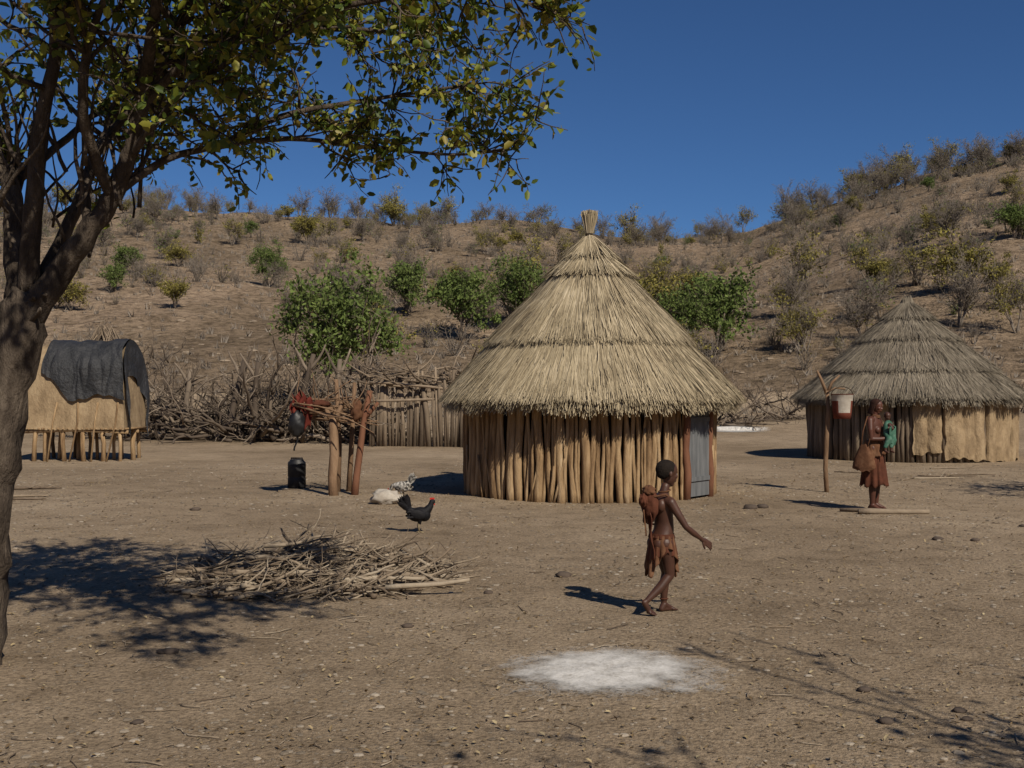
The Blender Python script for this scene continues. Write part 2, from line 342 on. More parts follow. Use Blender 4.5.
for k in range(34):
    p=V((R.uniform(-3.2,-2.3),R.uniform(6.4,7.2),R.uniform(2.5,3.1))); d=V((R.uniform(-.6,.8),R.uniform(-.5,.5),R.uniform(.5,1.1)))
    pp=wig(p,d,R.uniform(.4,.9),6,.25,.04); tb.tube(pp,lin(R.uniform(.008,.016),.004,7),5,0)
for k in range(4):
    p=V((-3.0,6.75,2.1+R.random()*.3)); pp=wig(p,V((R.uniform(.4,1),-.3,R.uniform(-.2,.5))),R.uniform(.15,.28),4,.35); tb.tube(pp,lin(.025,.010,5),6,0,jit=.1)
tb.obj('foreground_tree',['bark','leaf'])
# ------------------------------------------------------------ generic trees
def tree_mesh(name,h,w,leafmat,nl,ls,bare=0.,stems=3,flat=False):
    mb=MB(); tips=[]
    for s in range(stems):
        a=R.uniform(0,6.3); base=V((R.uniform(-.1,.1),R.uniform(-.1,.1),-.15))
        pts=wig(base,V((math.cos(a)*.3*w/h,math.sin(a)*.3*w/h,1)),h*.5,4,.16); r=.014*h+.015
        mb.tube(pts,lin(r,r*.55,5),6,0,jit=.1)
        for k in range(7):
            i=R.randint(2,4); b=R.uniform(0,6.3); q=R.uniform(.25,1); d=V((math.cos(b)*w/h*q,math.sin(b)*w/h*q,R.uniform(.3,1.2) if not flat else R.uniform(.1,.6)))
            p2=wig(pts[i],d,R.uniform(.3,.5)*h,5,.22,.04); mb.tube(p2,lin(r*.45,r*.12,6),4,0)
            for q in range(5):
                j=R.randint(1,5); p3=wig(p2[j],(p2[j]-p2[j-1]).normalized()+rv()*.9,R.uniform(.12,.25)*h,4,.3,.05)
                mb.tube(p3,lin(r*.16+.004,.006,5),3,0); tips.append(p3)
                for z in range(2+int(bare*6)):
                    jj=R.randint(1,4); p4=wig(p3[jj],(p3[jj]-p3[jj-1]).normalized()+rv(),R.uniform(.06,.14)*h,3,.3,.03); mb.tube(p4,lin(.014,.007,4),3,0)
    cl=[(R.choice(tips)[R.randint(2,4)],R.uniform(.04,.085)*h) for i in range(max(8,nl//70))]
    for i in range(nl):
        if R.random()<.7: c,s=R.choice(cl); p=c+V((R.gauss(0,s),R.gauss(0,s),R.gauss(0,s*.7)))
        else: t=R.choice(tips); p=t[R.randint(1,4)]+rv()*R.uniform(0,.04*h)
        l=ls*R.uniform(.5,1.3); mb.quad(p,rv()*l*.5,rv()*l*.35,1)
    return mb.mesh(name,['bark2' if bare<.5 else 'twig',leafmat],True)
def bush_mesh(name,h,w,nb,leafmat,nl,ls):
    mb=MB(); tips=[]
    for k in range(nb):
        a=R.uniform(0,6.3); q=R.uniform(.1,1)
        d=V((math.cos(a)*w*.6*q,math.sin(a)*w*.6*q,h*R.uniform(.6,1)))
        p=wig((R.uniform(-.1,.1),R.uniform(-.1,.1),-.1),d,d.length,5,.16,.02); mb.tube(p,lin(.035,.01,6),3,0)
        for z in range(4):
            j=R.randint(1,5); p3=wig(p[j],(p[j]-p[j-1]).normalized()+rv()*.9,R.uniform(.2,.45)*h,4,.3,.04); mb.tube(p3,lin(.015,.007,5),3,0); tips.append(p3)
            for y in range(3):
                jj=R.randint(1,4); p4=wig(p3[jj],(p3[jj]-p3[jj-1]).normalized()+rv(),R.uniform(.1,.2)*h,2,.3,.03); mb.tube(p4,[.011,.008,.006],3,0)
    for i in range(nl):
        t=R.choice(tips); p=t[R.randint(1,4)]+rv()*.12; l=ls*R.uniform(.5,1.3); mb.quad(p,rv()*l*.5,rv()*l*.35,1)
    return mb.mesh(name,['twig',leafmat],True)
def put(me,name,x,y,s=1,parent=None,rz=None,dz=0):
    o=bpy.data.objects.new(name,me); scene.collection.objects.link(o); o.location=(x,y,gz(x,y)+dz); o.scale=(s,s,s*R.uniform(.9,1.15)); o.rotation_euler=(0,0,R.uniform(0,6.3) if rz is None else rz)
    if parent: o.parent=parent
    return o
TG=tree_mesh('tg',6,4.6,'leafg',8200,.18,stems=4); TG2=tree_mesh('tg2',4,4.0,'leafg',6000,.16,stems=4)
TY=tree_mesh('ty',4,4.1,'leafy',3600,.16,stems=4); TY2=tree_mesh('ty2',4.4,4.6,'leafy',1200,.16,bare=.6); TY3=tree_mesh('ty3',3.8,4.1,'leafy',3200,.16,stems=5)
TB=tree_mesh('tb',4.4,4.6,'leafy',120,.15,bare=1.,stems=4); TB2=tree_mesh('tb2',3.6,5,'leafg',160,.15,bare=1.,flat=True)
for me,n,x,y,s in [(TG,'green_tree',-8.6,54,1.05),(TG2,'green_tree',-8.3,87,1.0),(TG2,'green_tree',-3.7,79,1.25),(TG2,'green_bush',-33.6,93,.65),(TY,'green_bush',-25.8,84,.7),
    (TG,'green_tree',-22.6,102,.62),(TG2,'green_tree',13.4,71,1.45),(TG,'green_tree',10.9,69,.75),(TY,'yellow_tree',17,105,1.05),(TY,'yellow_tree',9.8,76,1.3),(TY3,'yellow_tree',12.5,98,1.15),(TY2,'sparse_tree',1.4,90,1.25),(TG,'green_tree',.3,82,.85),
    (TY3,'yellow_tree',32.2,78,1.25),(TY2,'sparse_tree',23.6,91,1.15),(TB2,'sparse_tree',25,75,1.25),(TB,'bare_tree',38,95,1.0),(TB,'bare_tree',20,80,.9),(TY,'yellow_tree',60,190,1.3),(TB,'bare_tree',64,188,1.5),(TY,'yellow_tree',-28,150,1.1),(TY3,'yellow_tree',-13.5,80,.7),(TG2,'green_bush',42,92,.8)]:
    put(me,n,x,y,s)
BB=[bush_mesh('bb%d'%i,1.7,2.2,15,'leafy',n,.12) for i,n in enumerate((0,0,25,60))]
BY=[bush_mesh('by%d'%i,1.6,2.2,12,lm,n,.14) for i,(lm,n) in enumerate((('leafy',420),('leafy',640),('leafg',420)))]
sh=root('hill_shrubs')
cnt=0
while cnt<1150:
    th=math.radians(R.uniform(-33,36)); d=58+150*R.random()**.75; x=d*math.sin(th); y=d*math.cos(th)
    if noise.noise(V((x/16,y/16,9)))<R.uniform(-.5,.4): continue
    u=R.random(); cnt+=1
    if u<.70: me=R.choice(BB); s=R.uniform(.4,1.25)
    elif u<.79: me=R.choice(BY); s=R.uniform(.35,1.0)
    elif u<.85: me=R.choice((TY,TY3,TY3,TG2)); s=R.uniform(.4,.85)
    elif u<.89: me=TY2; s=R.uniform(.45,.9)
    else: me=R.choice((TB,TB2)); s=R.uniform(.5,1.05)
    put(me,'shrub',x,y,s,sh)
rt=root('ridge_trees')
for i in range(115):
    th=math.radians(R.uniform(-28,30)) if i<70 else math.radians(R.uniform(14,27)); d=R.uniform(186,201); x=d*math.sin(th); y=d*math.cos(th)
    u=R.random(); me=TB if u<.5 else TB2 if u<.78 else TY2 if u<.93 else TY
    put(me,'tree',x,y,R.uniform(.5,1.35),rt)
g=MB()
for i in range(4600):
    th=math.radians(R.uniform(-33,36)); d=56+150*R.random(); x=d*math.sin(th); y=d*math.cos(th)
    g.stone((x,y,gz(x,y)-.03),R.choice((.08,.12,.16,.25))*R.uniform(.6,1.3))
g.obj('hill_rocks',['rock'],smooth=False)
g=MB()
for i in range(4200):
    th=math.radians(R.uniform(-33,36)); d=46+150*R.random(); x=d*math.sin(th); y=d*math.cos(th); z=gz(x,y); s=R.uniform(.25,.7)
    for k in range(7):
        p=V((x+R.uniform(-.3,.3)*s,y+R.uniform(-.3,.3)*s,z-.03)); t=p+V((R.uniform(-.6,.6)*s,R.uniform(-.6,.6)*s,s*R.uniform(.5,1.1))); w=V((R.uniform(.03,.06),R.uniform(-.03,.03),0))
        b=len(g.v); g.v+=[p-w,p+w,t]; g.f.append((b,b+1,b+2)); g.m.append(0)
g.obj('dry_grass_tufts',['twig'])
# trees outside the frame that throw shade
def shade_tree(name,x,y,h,w,nl):
    o=put(tree_mesh(name,h,w,'leaf',nl,.09,stems=3),name,x,y,1,rz=1.0); return o
shade_tree('shade_tree',4.75,.55,4.7,4.4,4800)
shade_tree('shade_tree',11.5,16.2,4.3,3.2,4200)
# ------------------------------------------------------------ huts
def ring(cx,cy,r,a): return (cx+r*math.sin(a),cy-r*math.cos(a))
def thatch(mb,cx,cy,Re,ze,za,tiers,n,rtop=.06,thick=.07,wd=(.0045,.009),mess=1,matA=0):
    H=za-ze
    def surf(a,s,off):
        sag=1+.03*noise.noise(V((math.cos(a)*2,math.sin(a)*2,s*2+cx)))
        r=(rtop+(Re-rtop)*s*sag)+off*.7; z=za-H*s+off*.75
        return V((cx+r*math.sin(a),cy-r*math.cos(a),z))
    tb_=[0]+tiers+[1.0]
    for i in range(n):
        s=math.sqrt(R.random()); k=max(j for j in range(len(tb_)-1) if tb_[j]<=s)
        s0=max(.0,s-R.uniform(.02,.16)); s1=min(s+R.uniform(.04,.16),tb_[k+1]+R.uniform(0,.045)+(.02 if R.random()<.1 else 0)); s0=max(s0,tb_[k]-.02,0.0)
        f0=(s0-tb_[k])/(tb_[k+1]-tb_[k]); f1=(s1-tb_[k])/(tb_[k+1]-tb_[k])
        a=R.uniform(0,2*math.pi); da=R.gauss(0,.026*mess)/(.25+s1)
        cl=.03*noise.noise(V((a*9,s*5,cx)))
        o0=.015+thick*max(0,f0)*.8+R.random()*.03+cl; o1=.015+thick*max(0,f1)+R.random()*.035+cl+(.05*mess*R.random() if R.random()<.08 else 0)
        pts=[surf(a,s0,o0),surf(a+da*.5,(s0+s1)/2,(o0+o1)/2+.006),surf(a+da,s1,o1)]
        if s1>1.0: pts[2].z-=.04*R.random()
        w=R.uniform(*wd); tdir=V((math.cos(a),math.sin(a),R.uniform(-.5,.5)))*w; b=len(mb.v)
        for q,p in enumerate(pts):
            ww=tdir*(1,.9,.5)[q]; mb.v+=[p-ww,p+ww]
        mb.f+=[(b,b+1,b+3,b+2),(b+2,b+3,b+5,b+4)]; mb.m+=[matA,matA]
    return surf
def hut_roof(parent,cx,cy,Re,ze,za,tiers,n,mat,name,mess=1):
    mb=MB(); surf=thatch(mb,cx,cy,Re,ze,za,tiers,n,mess=mess)
    for i in range(int(n*.25)):
        a=R.uniform(0,2*math.pi); o=R.uniform(-.09,.07); e=.03*noise.noise(V((a*12,cx,1))); p0=surf(a,R.uniform(.92,.99),o); p1=surf(a+R.gauss(0,.014),1.0+R.uniform(.0,.05)+e,o-.02); p1.z-=R.uniform(.0,.06)
        w=V((math.cos(a),math.sin(a),0))*R.uniform(.005,.010); b=len(mb.v); mb.v+=[p0-w,p0+w,p1+w*.5,p1-w*.5]; mb.f.append((b,b+1,b+2,b+3)); mb.m.append(0)
    mb.obj(name,[mat],parent,smooth=False)
    c=MB()
    prof=[(0.0,0.0),(.5,-.02),(.96,-.02),(.975,-.10),(.5,-.12),(.05,-.12)]
    c.grid(lambda u,v:surf(2*math.pi*u,*prof[int(round(v*5))]),64,6,0,True); c.obj('roof_core',['under'],parent)
    rp=MB()
    for s,r in [(t,.015) for t in tiers]+[(t-.012,.009) for t in tiers]:
        P=[surf(2*math.pi*i/90,s+.008*noise.noise(V((i*.35,s*9,1))),.060+.018*noise.noise(V((i*.8,s,3)))) for i in range(91)]
        rp.tube(P,r,5)
    rp.obj('roof_bindings',['rope'],parent); return surf
# main hut
hx,hy,hr=1.35,19.2,2.10
H1=root('thatched_hut')
surf=hut_roof(H1,hx,hy,2.50,1.60,4.42,[.14,.25,.67],42000,'straw','thatch')
wp=MB(); a=-math.pi
dA=math.radians(52); dW=.175
while a<math.pi:
    r=R.choice((.022,.028,.034,.04,.048,.056,.068))*R.uniform(.9,1.1)
    if abs(a-dA)<dW: a=dA+dW+.001; continue
    tl=R.gauss(0,.02); top=1.72; off=R.uniform(-.04,.045); ph=R.uniform(0,6)
    pts=[]
    for k in range(9):
        z=-.08+(top+.08)*k/8; aa=a+r/hr+tl*(k/8-.5)+.009*math.sin(k*.9+ph); xx,yy=ring(hx,hy,hr+off+.015*math.sin(k*.7+ph*2),aa); pts.append((xx,yy,z))
    wp.tube(pts,[r*R.uniform(.85,1.15)*(1.1-.025*k) for k in range(9)],8,0,jit=.09)
    a+=r*2*R.uniform(.90,1.08)/hr
for i in range(50):
    aa=R.uniform(-math.pi,math.pi)
    if abs(aa-dA)<dW+.05: continue
    h=R.uniform(.5,1.5); tt=R.gauss(0,.02); wp.tube([ring(hx,hy,hr+.06,aa+tt*k)+(h*k/3-.02,) for k in range(4)],R.uniform(.014,.028),6,jit=.1)
wp.obj('wall_poles',['pole'],H1)
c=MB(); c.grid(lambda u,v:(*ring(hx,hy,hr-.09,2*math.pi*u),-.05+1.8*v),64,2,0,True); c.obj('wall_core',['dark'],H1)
dx,dy=ring(hx,hy,hr+.03,dA); d=MB()
d.box((dx,dy,.80),.33,.018,.76,0,dA)
for k in (-.3,.3): 
    d.box((dx+math.sin(dA)*.03,dy-math.cos(dA)*.03,.8+k*1.6),.32,.012,.035,0,dA)
d.obj('door',['door'],H1,smooth=False)
d=MB()
for sgn in(-1,1):
    x,y=ring(hx,hy,hr+.06,dA+sgn*dW*1.02); d.tube([(x,y,-.1),(x+.02,y,.4),(x-.01,y,.8),(x+.01,y,1.2),(x,y,1.62)],[.065,.062,.058,.06,.055],9,0,jit=.1)
d.obj('door_posts',['redlog'],H1)
t=MB()   # finial
tz=4.36
for i in range(420):
    a=R.uniform(0,6.3); q=R.random()**.5
    p0=V((hx+.13*q*math.cos(a),hy+.13*q*math.sin(a),tz-.18)); p1=V((hx+.055*q*math.cos(a),hy+.055*q*math.sin(a),tz+.10)); p2=V((hx+.14*q*math.cos(a)+R.gauss(0,.012),hy+.13*q*math.sin(a),tz+.50+R.uniform(-.08,.05)))
    w=V((.006,R.uniform(-.004,.004),0)); b=len(t.v)
    t.v+=[p0-w,p0+w,p1-w,p1+w,p2-w,p2+w]; t.f+=[(b,b+1,b+3,b+2),(b+2,b+3,b+5,b+4)]; t.m+=[0,0]
t.tube([(hx,hy,tz-.2),(hx,hy,tz+.1),(hx,hy,tz+.36)],[.11,.05,.09],10,1)
for z in(.07,.1,.13,.0): t.tube([(hx+.062*math.cos(k*.5236),hy+.062*math.sin(k*.5236),tz+z) for k in range(13)],.012,5,2)
t.obj('roof_finial',['straw','under','rope'],H1,smooth=False)
# second hut
hx2,hy2,hr2=10.75,29.9,2.58
H2=root('mud_walled_hut')
hut_roof(H2,hx2,hy2,2.92,1.60,4.22,[.2,.42,.74],27000,'straw2','thatch',1.7)
wp=MB(); a=-math.pi
while a<math.pi:
    r=R.uniform(.04,.08)
    wp.tube([ring(hx2,hy2,hr2+R.uniform(-.03,.03),a+.012*R.uniform(-1,1))+(z,) for z in(-.1,.6,1.2,1.75)],[r,r,r*.95,r*.9],7,0,jit=.06); a+=r*2.0/hr2
wp.obj('wall_poles',['fence'],H2)
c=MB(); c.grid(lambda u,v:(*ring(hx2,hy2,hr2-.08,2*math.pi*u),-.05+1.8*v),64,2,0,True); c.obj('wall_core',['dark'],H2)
md=MB()
for a0,a1,zb,ex in [(-.30,-.04,.25,.0),(-.02,.40,.06,.03),(.43,.80,.02,.015),(.82,1.32,.04,.035),(-.70,-.52,.55,0.0)]:
    def fn(u,v,a0=a0,a1=a1,zb=zb,ex=ex):
        a=a0+(a1-a0)*u; n=noise.noise(V((a*9,v*3,zb*30))); n2=abs(math.sin(a*22+noise.noise(V((a*4,1,2)))*3+.5*v))
        r=hr2+.085+ex+.05*n2+.04*n+.02*noise.noise(V((a*30,v*10,1)))-.14*(u<.01 or u>.99); lo=zb+.14*noise.noise(V((a*14,3,zb*9)))
        lo=max(lo,-.02)
        return (*ring(hx2,hy2,r,a+.02*noise.noise(V((v*5,a0*3,4)))),lo+(1.72-lo)*v)
    md.grid(fn,70,18)
md.obj('mud_panels',['mud'],H2)
t=MB()
for i in range(240):
    a=R.uniform(0,6.3); p0=V((hx2+.22*math.cos(a),hy2+.22*math.sin(a),4.05)); p1=V((hx2+.10*math.cos(a),hy2+.10*math.sin(a),4.36+R.uniform(-.1,.06))); w=V((.014,0,0)); b=len(t.v); t.v+=[p0-w,p0+w,p1]; t.f.append((b,b+1,b+2)); t.m.append(0)
t.tube([(hx2,hy2,4.02),(hx2,hy2,4.28)],[.2,.09],9)
t.obj('roof_cap',['straw2'],H2,smooth=False)
# ------------------------------------------------------------ raised granary
G=root('raised_granary',(-11.05,28.7,0)); G.scale=(.85,.85,1)
def vault(u,v,off=0,x0=-1.48,x1=1.46):
    s=v*2-1; hw=.95+off
    if abs(s)>.45:
        q=(abs(s)-.45)/.55; yy=-hw*(1 if s<0 else -1); z=2.2-1.40*q
        yy*=1+.08*q
    else:
        an=s/.45*math.pi/2; yy=hw*math.sin(an); z=2.2+.82*math.cos(an)+off
    x=x0+(x1-x0)*u
    x*=1-.17*max(0,(z-.8)/2.3)**1.5
    n=noise.noise(V((x*1.3,yy*1.3,z*1.3)))
    return V((x,yy+.07*n*(-1 if s<0 else 1),z+.06*n))
b=MB(); b.grid(lambda u,v:vault(u,v),40,48)
for sx in(0,1):
    P=[vault(sx,j/47) for j in range(48)]; k=len(b.v); b.v+=P; b.v.append(V((P[0].x*.95,0,1.7)))
    for j in range(47): b.f.append((k+j,k+j+1,k+48)); b.m.append(0)
    b.f.append((k+47,k,k+48)); b.m.append(0)
b.obj('mud_body',['mud'],G)
tp=MB()
def tf(u,v):
    lo=.155+.05*noise.noise(V((u*4,2,1)))+.12*max(0,(.35-u))/.35+.012*math.sin(u*11)
    hi=.85; q=lo+(hi-lo)*v; p=vault(.13+.90*u+.03*noise.noise(V((v*6,u,2))),q,.07); w=.09*noise.noise(V((u*7,v*5,2)))+.035*math.sin(u*30+v*6+4*noise.noise(V((u*4,v*3,0))))*(1-v*.6)
    return p+V((.02*w,-abs(w)*.8-.01,w*.5+.02))
tp.grid(tf,110,70)
def te(u,v):
    q=.155+.69*u; p=vault(1.035,q,.07); c_=V((p.x*1.0,p.y*.75,p.z-.95-.12*math.sin(u*13)))
    r=p.lerp(c_,v); w=.05*math.sin(u*22+v*3)+.04*noise.noise(V((u*6,v*4,1))); return r+V((.03+w*v+.05*v,0,.0))
tp.grid(te,60,14)
tp.obj('tarp_cover',['tarp'],G)
lg=MB()
for x in(-1.35,-.85,-.3,.25,.75,1.3):
    for y in(-.9,0,.9):
        xx=x+R.uniform(-.1,.1); rr=R.uniform(.05,.085); lg.tube([(xx,y,-.1),(xx+R.uniform(-.07,.07),y,.45),(xx+R.uniform(-.09,.09),y,.86)],[rr,rr*.9,rr],7,0,jit=.1)
for y in(-.93,0,.93): lg.tube([(-1.55,y,.76),(0,y,.80),(1.55,y,.74)],[.055,.045,.05],7,jit=.1)
for i in range(22): x=-1.5+i*.143; lg.tube([(x,-1.08+R.uniform(-.08,.05),.83),(x,1.05,.83)],R.uniform(.022,.035),5)
for x in(-.75,-.1,.55,1.0): lg.tube([(x,-1.22,-.02),(x+R.uniform(-.1,.25),-1.08,1.0),(x+R.uniform(0,.3),-1.02,1.5)],.028,6,jit=.1)
lg.obj('stilt_legs',['pole'],G)
st=MB()
for i in range(46):
    a=i/46*6.283; p0=(.35+.75*math.cos(a),.45+.45*math.sin(a),2.75); p1=(.35+R.uniform(-.22,.22)+.1*math.cos(a),.45,3.40+R.uniform(-.04,.14)); st.tube([p0,p1],[.028,.018],5)
st.obj('stick_roof',['fence'],G)
# ------------------------------------------------------------ fences
pf=MB()
x=-4.6
while x<-1.2:
    y=35.6+.25*math.sin(x*1.3); r=R.choice((.035,.05,.06,.075,.09)); z=gz(x,y); h=R.uniform(1.95,2.65); ln=R.gauss(0,.09)
    pf.tube([(x,y+R.uniform(-.15,.15),z-.1),(x+ln*.4+R.uniform(-.04,.04),y,z+h*.5),(x+ln,y,z+h)],[r*1.1,r,r*.75],7,0,jit=.1)
    if R.random()<.5: pf.tube(wig((x+ln,y+.1,z+h*.6),(R.uniform(-.6,.6),0,1),R.uniform(.6,1.2),4,.3),[.035,.03,.025,.018,.01],5)
    x+=r*2.0
for zz in (1.5,2.1): pf.tube(wig((-4.6,35.45,zz),(1,0,0.01),3.3,7,.05),.045,6,jit=.1)
for k in range(45): pf.tube(wig((R.uniform(-4.6,-1.4),35.6,R.uniform(2.0,2.5)),(R.uniform(-1,1),R.uniform(-.3,.3),R.uniform(-.05,.35)),R.uniform(.6,1.6),5,.3),lin(R.uniform(.025,.05),.012,6),5)
pf.obj('palisade_fence',['fence'])
def brush(pts_fn,n,hmax,L=(1.5,3.2),rr=(.03,.08),up=1.1):
    b=MB()
    for i in range(n):
        x,y=pts_fn(R.random()); z=gz(x,y)+R.uniform(0,hmax*.45)*R.random(); a=R.uniform(0,6.3)
        d=V((math.cos(a),math.sin(a)*.5,R.uniform(-.05,up))); l=R.uniform(*L); r=R.uniform(*rr)
        p=wig((x,y,z),d,l,7,.34,-.03); p=[V((q.x,q.y,max(q.z,gz(q.x,q.y)+r))) for q in p]
        b.tube(p,lin(r,r*.3,8),6,0,jit=.1)
        for k in range(4):
            j=R.randint(2,7); s=wig(p[j],(p[j]-p[j-1]).normalized()+rv()*.9+V((0,0,.25)),l*R.uniform(.2,.5),4,.35); b.tube(s,lin(r*.4,r*.14,5),4,0)
            for m in range(2): 
                s2=wig(s[R.randint(1,4)],rv()+V((0,0,.25)),l*.2,3,.3); b.tube(s2,lin(r*.2,r*.09,4),3,0)
    return b
b=brush(lambda t:(-14.5+10.2*t,39.5+R.uniform(-1.2,1.2)-1.5*t),240,2.7,(1.5,3.2),(.035,.10),1.3)
for x,y,h in((-8.9,37.5,2.9),(-7.4,38,3.2),(-11.4,38.5,2.6),(-6.1,37.6,3.0),(-5.0,37,2.8),(-9.8,38,3.0)):
    p=wig((x,y,gz(x,y)-.1),(R.uniform(-.15,.15),0,1),h,5,.12); b.tube(p,lin(.13,.08,6),8,0,jit=.1)
    for s in(-1,1): b.tube(wig(p[4],(s*.6,0,1),h*.35,4,.15),lin(.07,.03,5),6)
b.obj('brush_fence',['brush'])
b=brush(lambda t:(9.5+18*t,48+R.uniform(-1,1)),130,1.6,(1.2,2.4),(.025,.06)); b.obj('brush_fence',['brush'])
b=brush(lambda t:(-26+12*t,43+R.uniform(-1,1)),80,1.8); b.obj('brush_fence',['brush'])
b=brush(lambda t:(4.5+5*t,46+R.uniform(-1,1)),55,1.8,(1.2,2.6),(.025,.06),1.4); b.obj('brush_fence',['brush'])
# ------------------------------------------------------------ firewood pile
b=MB()
for i in range(820):
    a=R.uniform(0,6.3); q=R.random()**.6; x=-1.82+1.32*q*math.cos(a); y=10.15+1.2*q*math.sin(a)
    hgt=.27*(1-q**1.5)*R.random()+.012
    an=R.gauss(.05,.6) if R.random()<.65 else R.uniform(0,3.1)
    L=R.uniform(.3,1.0)*(1-.35*q); dv=V((math.cos(an),math.sin(an),R.gauss(0,.07))); r=R.choice((.005,.006,.008,.010,.013,.020))*R.uniform(.8,1.2)
    p=wig(V((x,y,hgt+gz(x,y)))-dv*L*.5,dv,L,7,.24); p=[V((k.x,k.y,max(k.z,gz(k.x,k.y)+r))) for k in p]
    b.tube(p,lin(r,r*.45,8),6,0,jit=.12)
    for z in range(R.randint(0,3)):
        s=wig(p[R.randint(2,6)],dv+rv()*.9,L*.3,3,.3); s=[V((k.x,k.y,max(k.z,.01))) for k in s]; b.tube(s,lin(r*.5,r*.25,4),4,0)
for k in range(6):
    y=9.2+k*.12; p=wig((-1.25+R.uniform(-.3,.2),y,.06+k*.01),(1,R.uniform(-.15,.1),0),R.uniform(.6,.8),6,.14); b.tube([V((q.x,q.y,max(.03,q.z))) for q in p],lin(.026,.015,7),7,0,jit=.08)
b.obj('firewood_pile',['stick'])
def sticks(name,lst):
    b=MB()
    for x,y,an,L,r in lst:
        p=wig((x,y,gz(x,y)+r),(math.cos(an),math.sin(an),0),L,6,.2); p=[V((q.x,q.y,gz(q.x,q.y)+r*.9)) for q in p]; b.tube(p,lin(r,r*.5,7),6,0,jit=.1)
        for k in range(2):
            s=wig(p[R.randint(2,5)],V((math.cos(an+R.uniform(-.8,.8)),math.sin(an+R.uniform(-.8,.8)),.1)),L*.35,4,.25); b.tube(s,lin(r*.45,r*.2,5),4,0)
    b.obj(name,['stick'])
sticks('loose_branches',[(-8.3,18,.2,.7,.025),(-8.0,17.6,-.2,.6,.02),(-8.9,19.5,.3,.9,.03),(2.0,7.9,2.9,.3,.006),(8.0,22,.2,1.2,.018),(8.4,22.8,-.3,1.2,.016),(7.6,21.5,.5,.8,.018),(9,23,.1,1.1,.02),(7.9,23.5,2.9,1.0,.02),(9.5,25,.3,1.3,.02),(8.8,22.4,1.2,.9,.015)])
b=MB(); b.tube(wig((4.86,15.45,.04),(1,.03,0),1.0,5,.03),[.04,.045,.04,.04,.035,.03],7,jit=.12); b.tube([(4.7,15.8,.03),(5.0,15.7,.035),(5.35,15.72,.03)],[.025,.03,.02],6,jit=.12); b.obj('fallen_log',['stick'])
# ------------------------------------------------------------ racks
def bumpy(name,c,r,mat,parent,seed=0,amp=.15,fr=3,n=24):
    mb=MB()
    def f(u,v):
        a=2*math.pi*u; e=math.pi*(v-.5); d=V((math.cos(a)*math.cos(e),math.sin(a)*math.cos(e),math.sin(e))); k=1+amp*noise.noise(d*fr+V((seed,0,0)))
        return (c[0]+d.x*r[0]*k,c[1]+d.y*r[1]*k,c[2]+d.z*r[2]*k)
    mb.grid(f,n,n//2+2,0,True); return mb.obj(name,[mat],parent)
K=root('storage_rack',(-2.75,18.6,0))
b=MB()
b.tube([(-.22,-.2,-.15),(-.25,-.2,.3),(-.22,-.2,.7),(-.24,-.2,1.1),(-.25,-.2,1.32)],[.095,.078,.082,.074,.075],9,0,jit=.12)
b.tube([(-.24,-.2,1.2),(-.42,-.2,1.55)],[.05,.035],7); b.tube([(-.22,-.2,1.2),(-.08,-.2,1.58)],[.05,.03],7)
b.tube([(-.28,.5,-.1),(-.25,.5,.8),(-.3,.5,1.95)],[.055,.05,.035],7)
b.tube([(-.1,.6,-.1),(-.05,.6,.8),(0,.6,1.9)],[.05,.045,.03],7)
b.obj('forked_post',['post'],K)
b=MB(); b.tube([(.10,-.1,-.1),(.13,-.1,.3),(.19,-.1,.7),(.25,-.1,1.2),(.36,-.1,1.75)],[.07,.058,.06,.052,.045],9,0,jit=.12)
b.tube([(.26,-.1,1.25),(.50,-.1,1.55)],[.04,.03],6); b.obj('leaning_post',['redlog'],K)
b=MB()
for i in range(26):
    y=R.uniform(-.35,.65); z=1.42+R.uniform(-.07,.1); p=wig((-.85+R.uniform(-.1,.25),y,z+R.uniform(-.1,.1)),(1,R.uniform(-.35,.35),R.uniform(-.12,.12)),R.uniform(.8,1.35),5,.2); b.tube(p,lin(R.uniform(.012,.028),.008,6),6,jit=.1)
for i in range(20): p=wig((R.uniform(-.8,.5),-.2,1.45),(R.uniform(-.8,.8),R.uniform(-.4,.4),.8),R.uniform(.2,.7),4,.3); b.tube(p,lin(.014,.004,5),5)
b.obj('rack_sticks',['post'],K)
def cloth(name,fn,mat,parent,nu=24,nv=16):
    mb=MB(); mb.grid(fn,nu,nv); o=mb.obj(name,[mat],parent); m=o.modifiers.new('s','SOLIDIFY'); m.thickness=.008; return o
bumpy('black_bag',(-.83,-.28,1.20),(.14,.12,.22),'black',K,3,.3)
cloth('red_cloth',lambda u,v:(-.93+.26*u+.03*math.sin(v*7),-.24+.04*math.sin(u*16)-.06*v,1.70-.34*v-.06*math.sin(u*8)),'red',K)
cloth('red_cloth_fold',lambda u,v:(-.74+.16*u+.02*math.sin(v*5),-.30+.03*math.sin(u*9),1.60-.48*v-.05*math.sin(u*6)),'red',K)
bumpy('leather_bundle',(.14,-.12,1.42),(.10,.12,.20),'leather',K,5,.3)
bumpy('folded_hide',(-.45,-.2,1.52),(.16,.14,.07),'leatherd',K,6,.4)
cloth('hanging_strap',lambda u,v:(-.86+.03*u+.03*math.sin(v*5),-.28,1.05-.3*v),'black',K,3,10)
b=MB(); b.tube([(-.84,-.26,1.38),(-.8,-.1,1.5)],.012,5); b.obj('bag_cord',['rope'],K)
C=MB()
pr=[(.0,0),(.14,0),(.155,.02),(.155,.18),(.148,.20),(.155,.22),(.155,.42),(.15,.47),(.12,.49),(.12,.51),(.10,.52),(0,.52)]
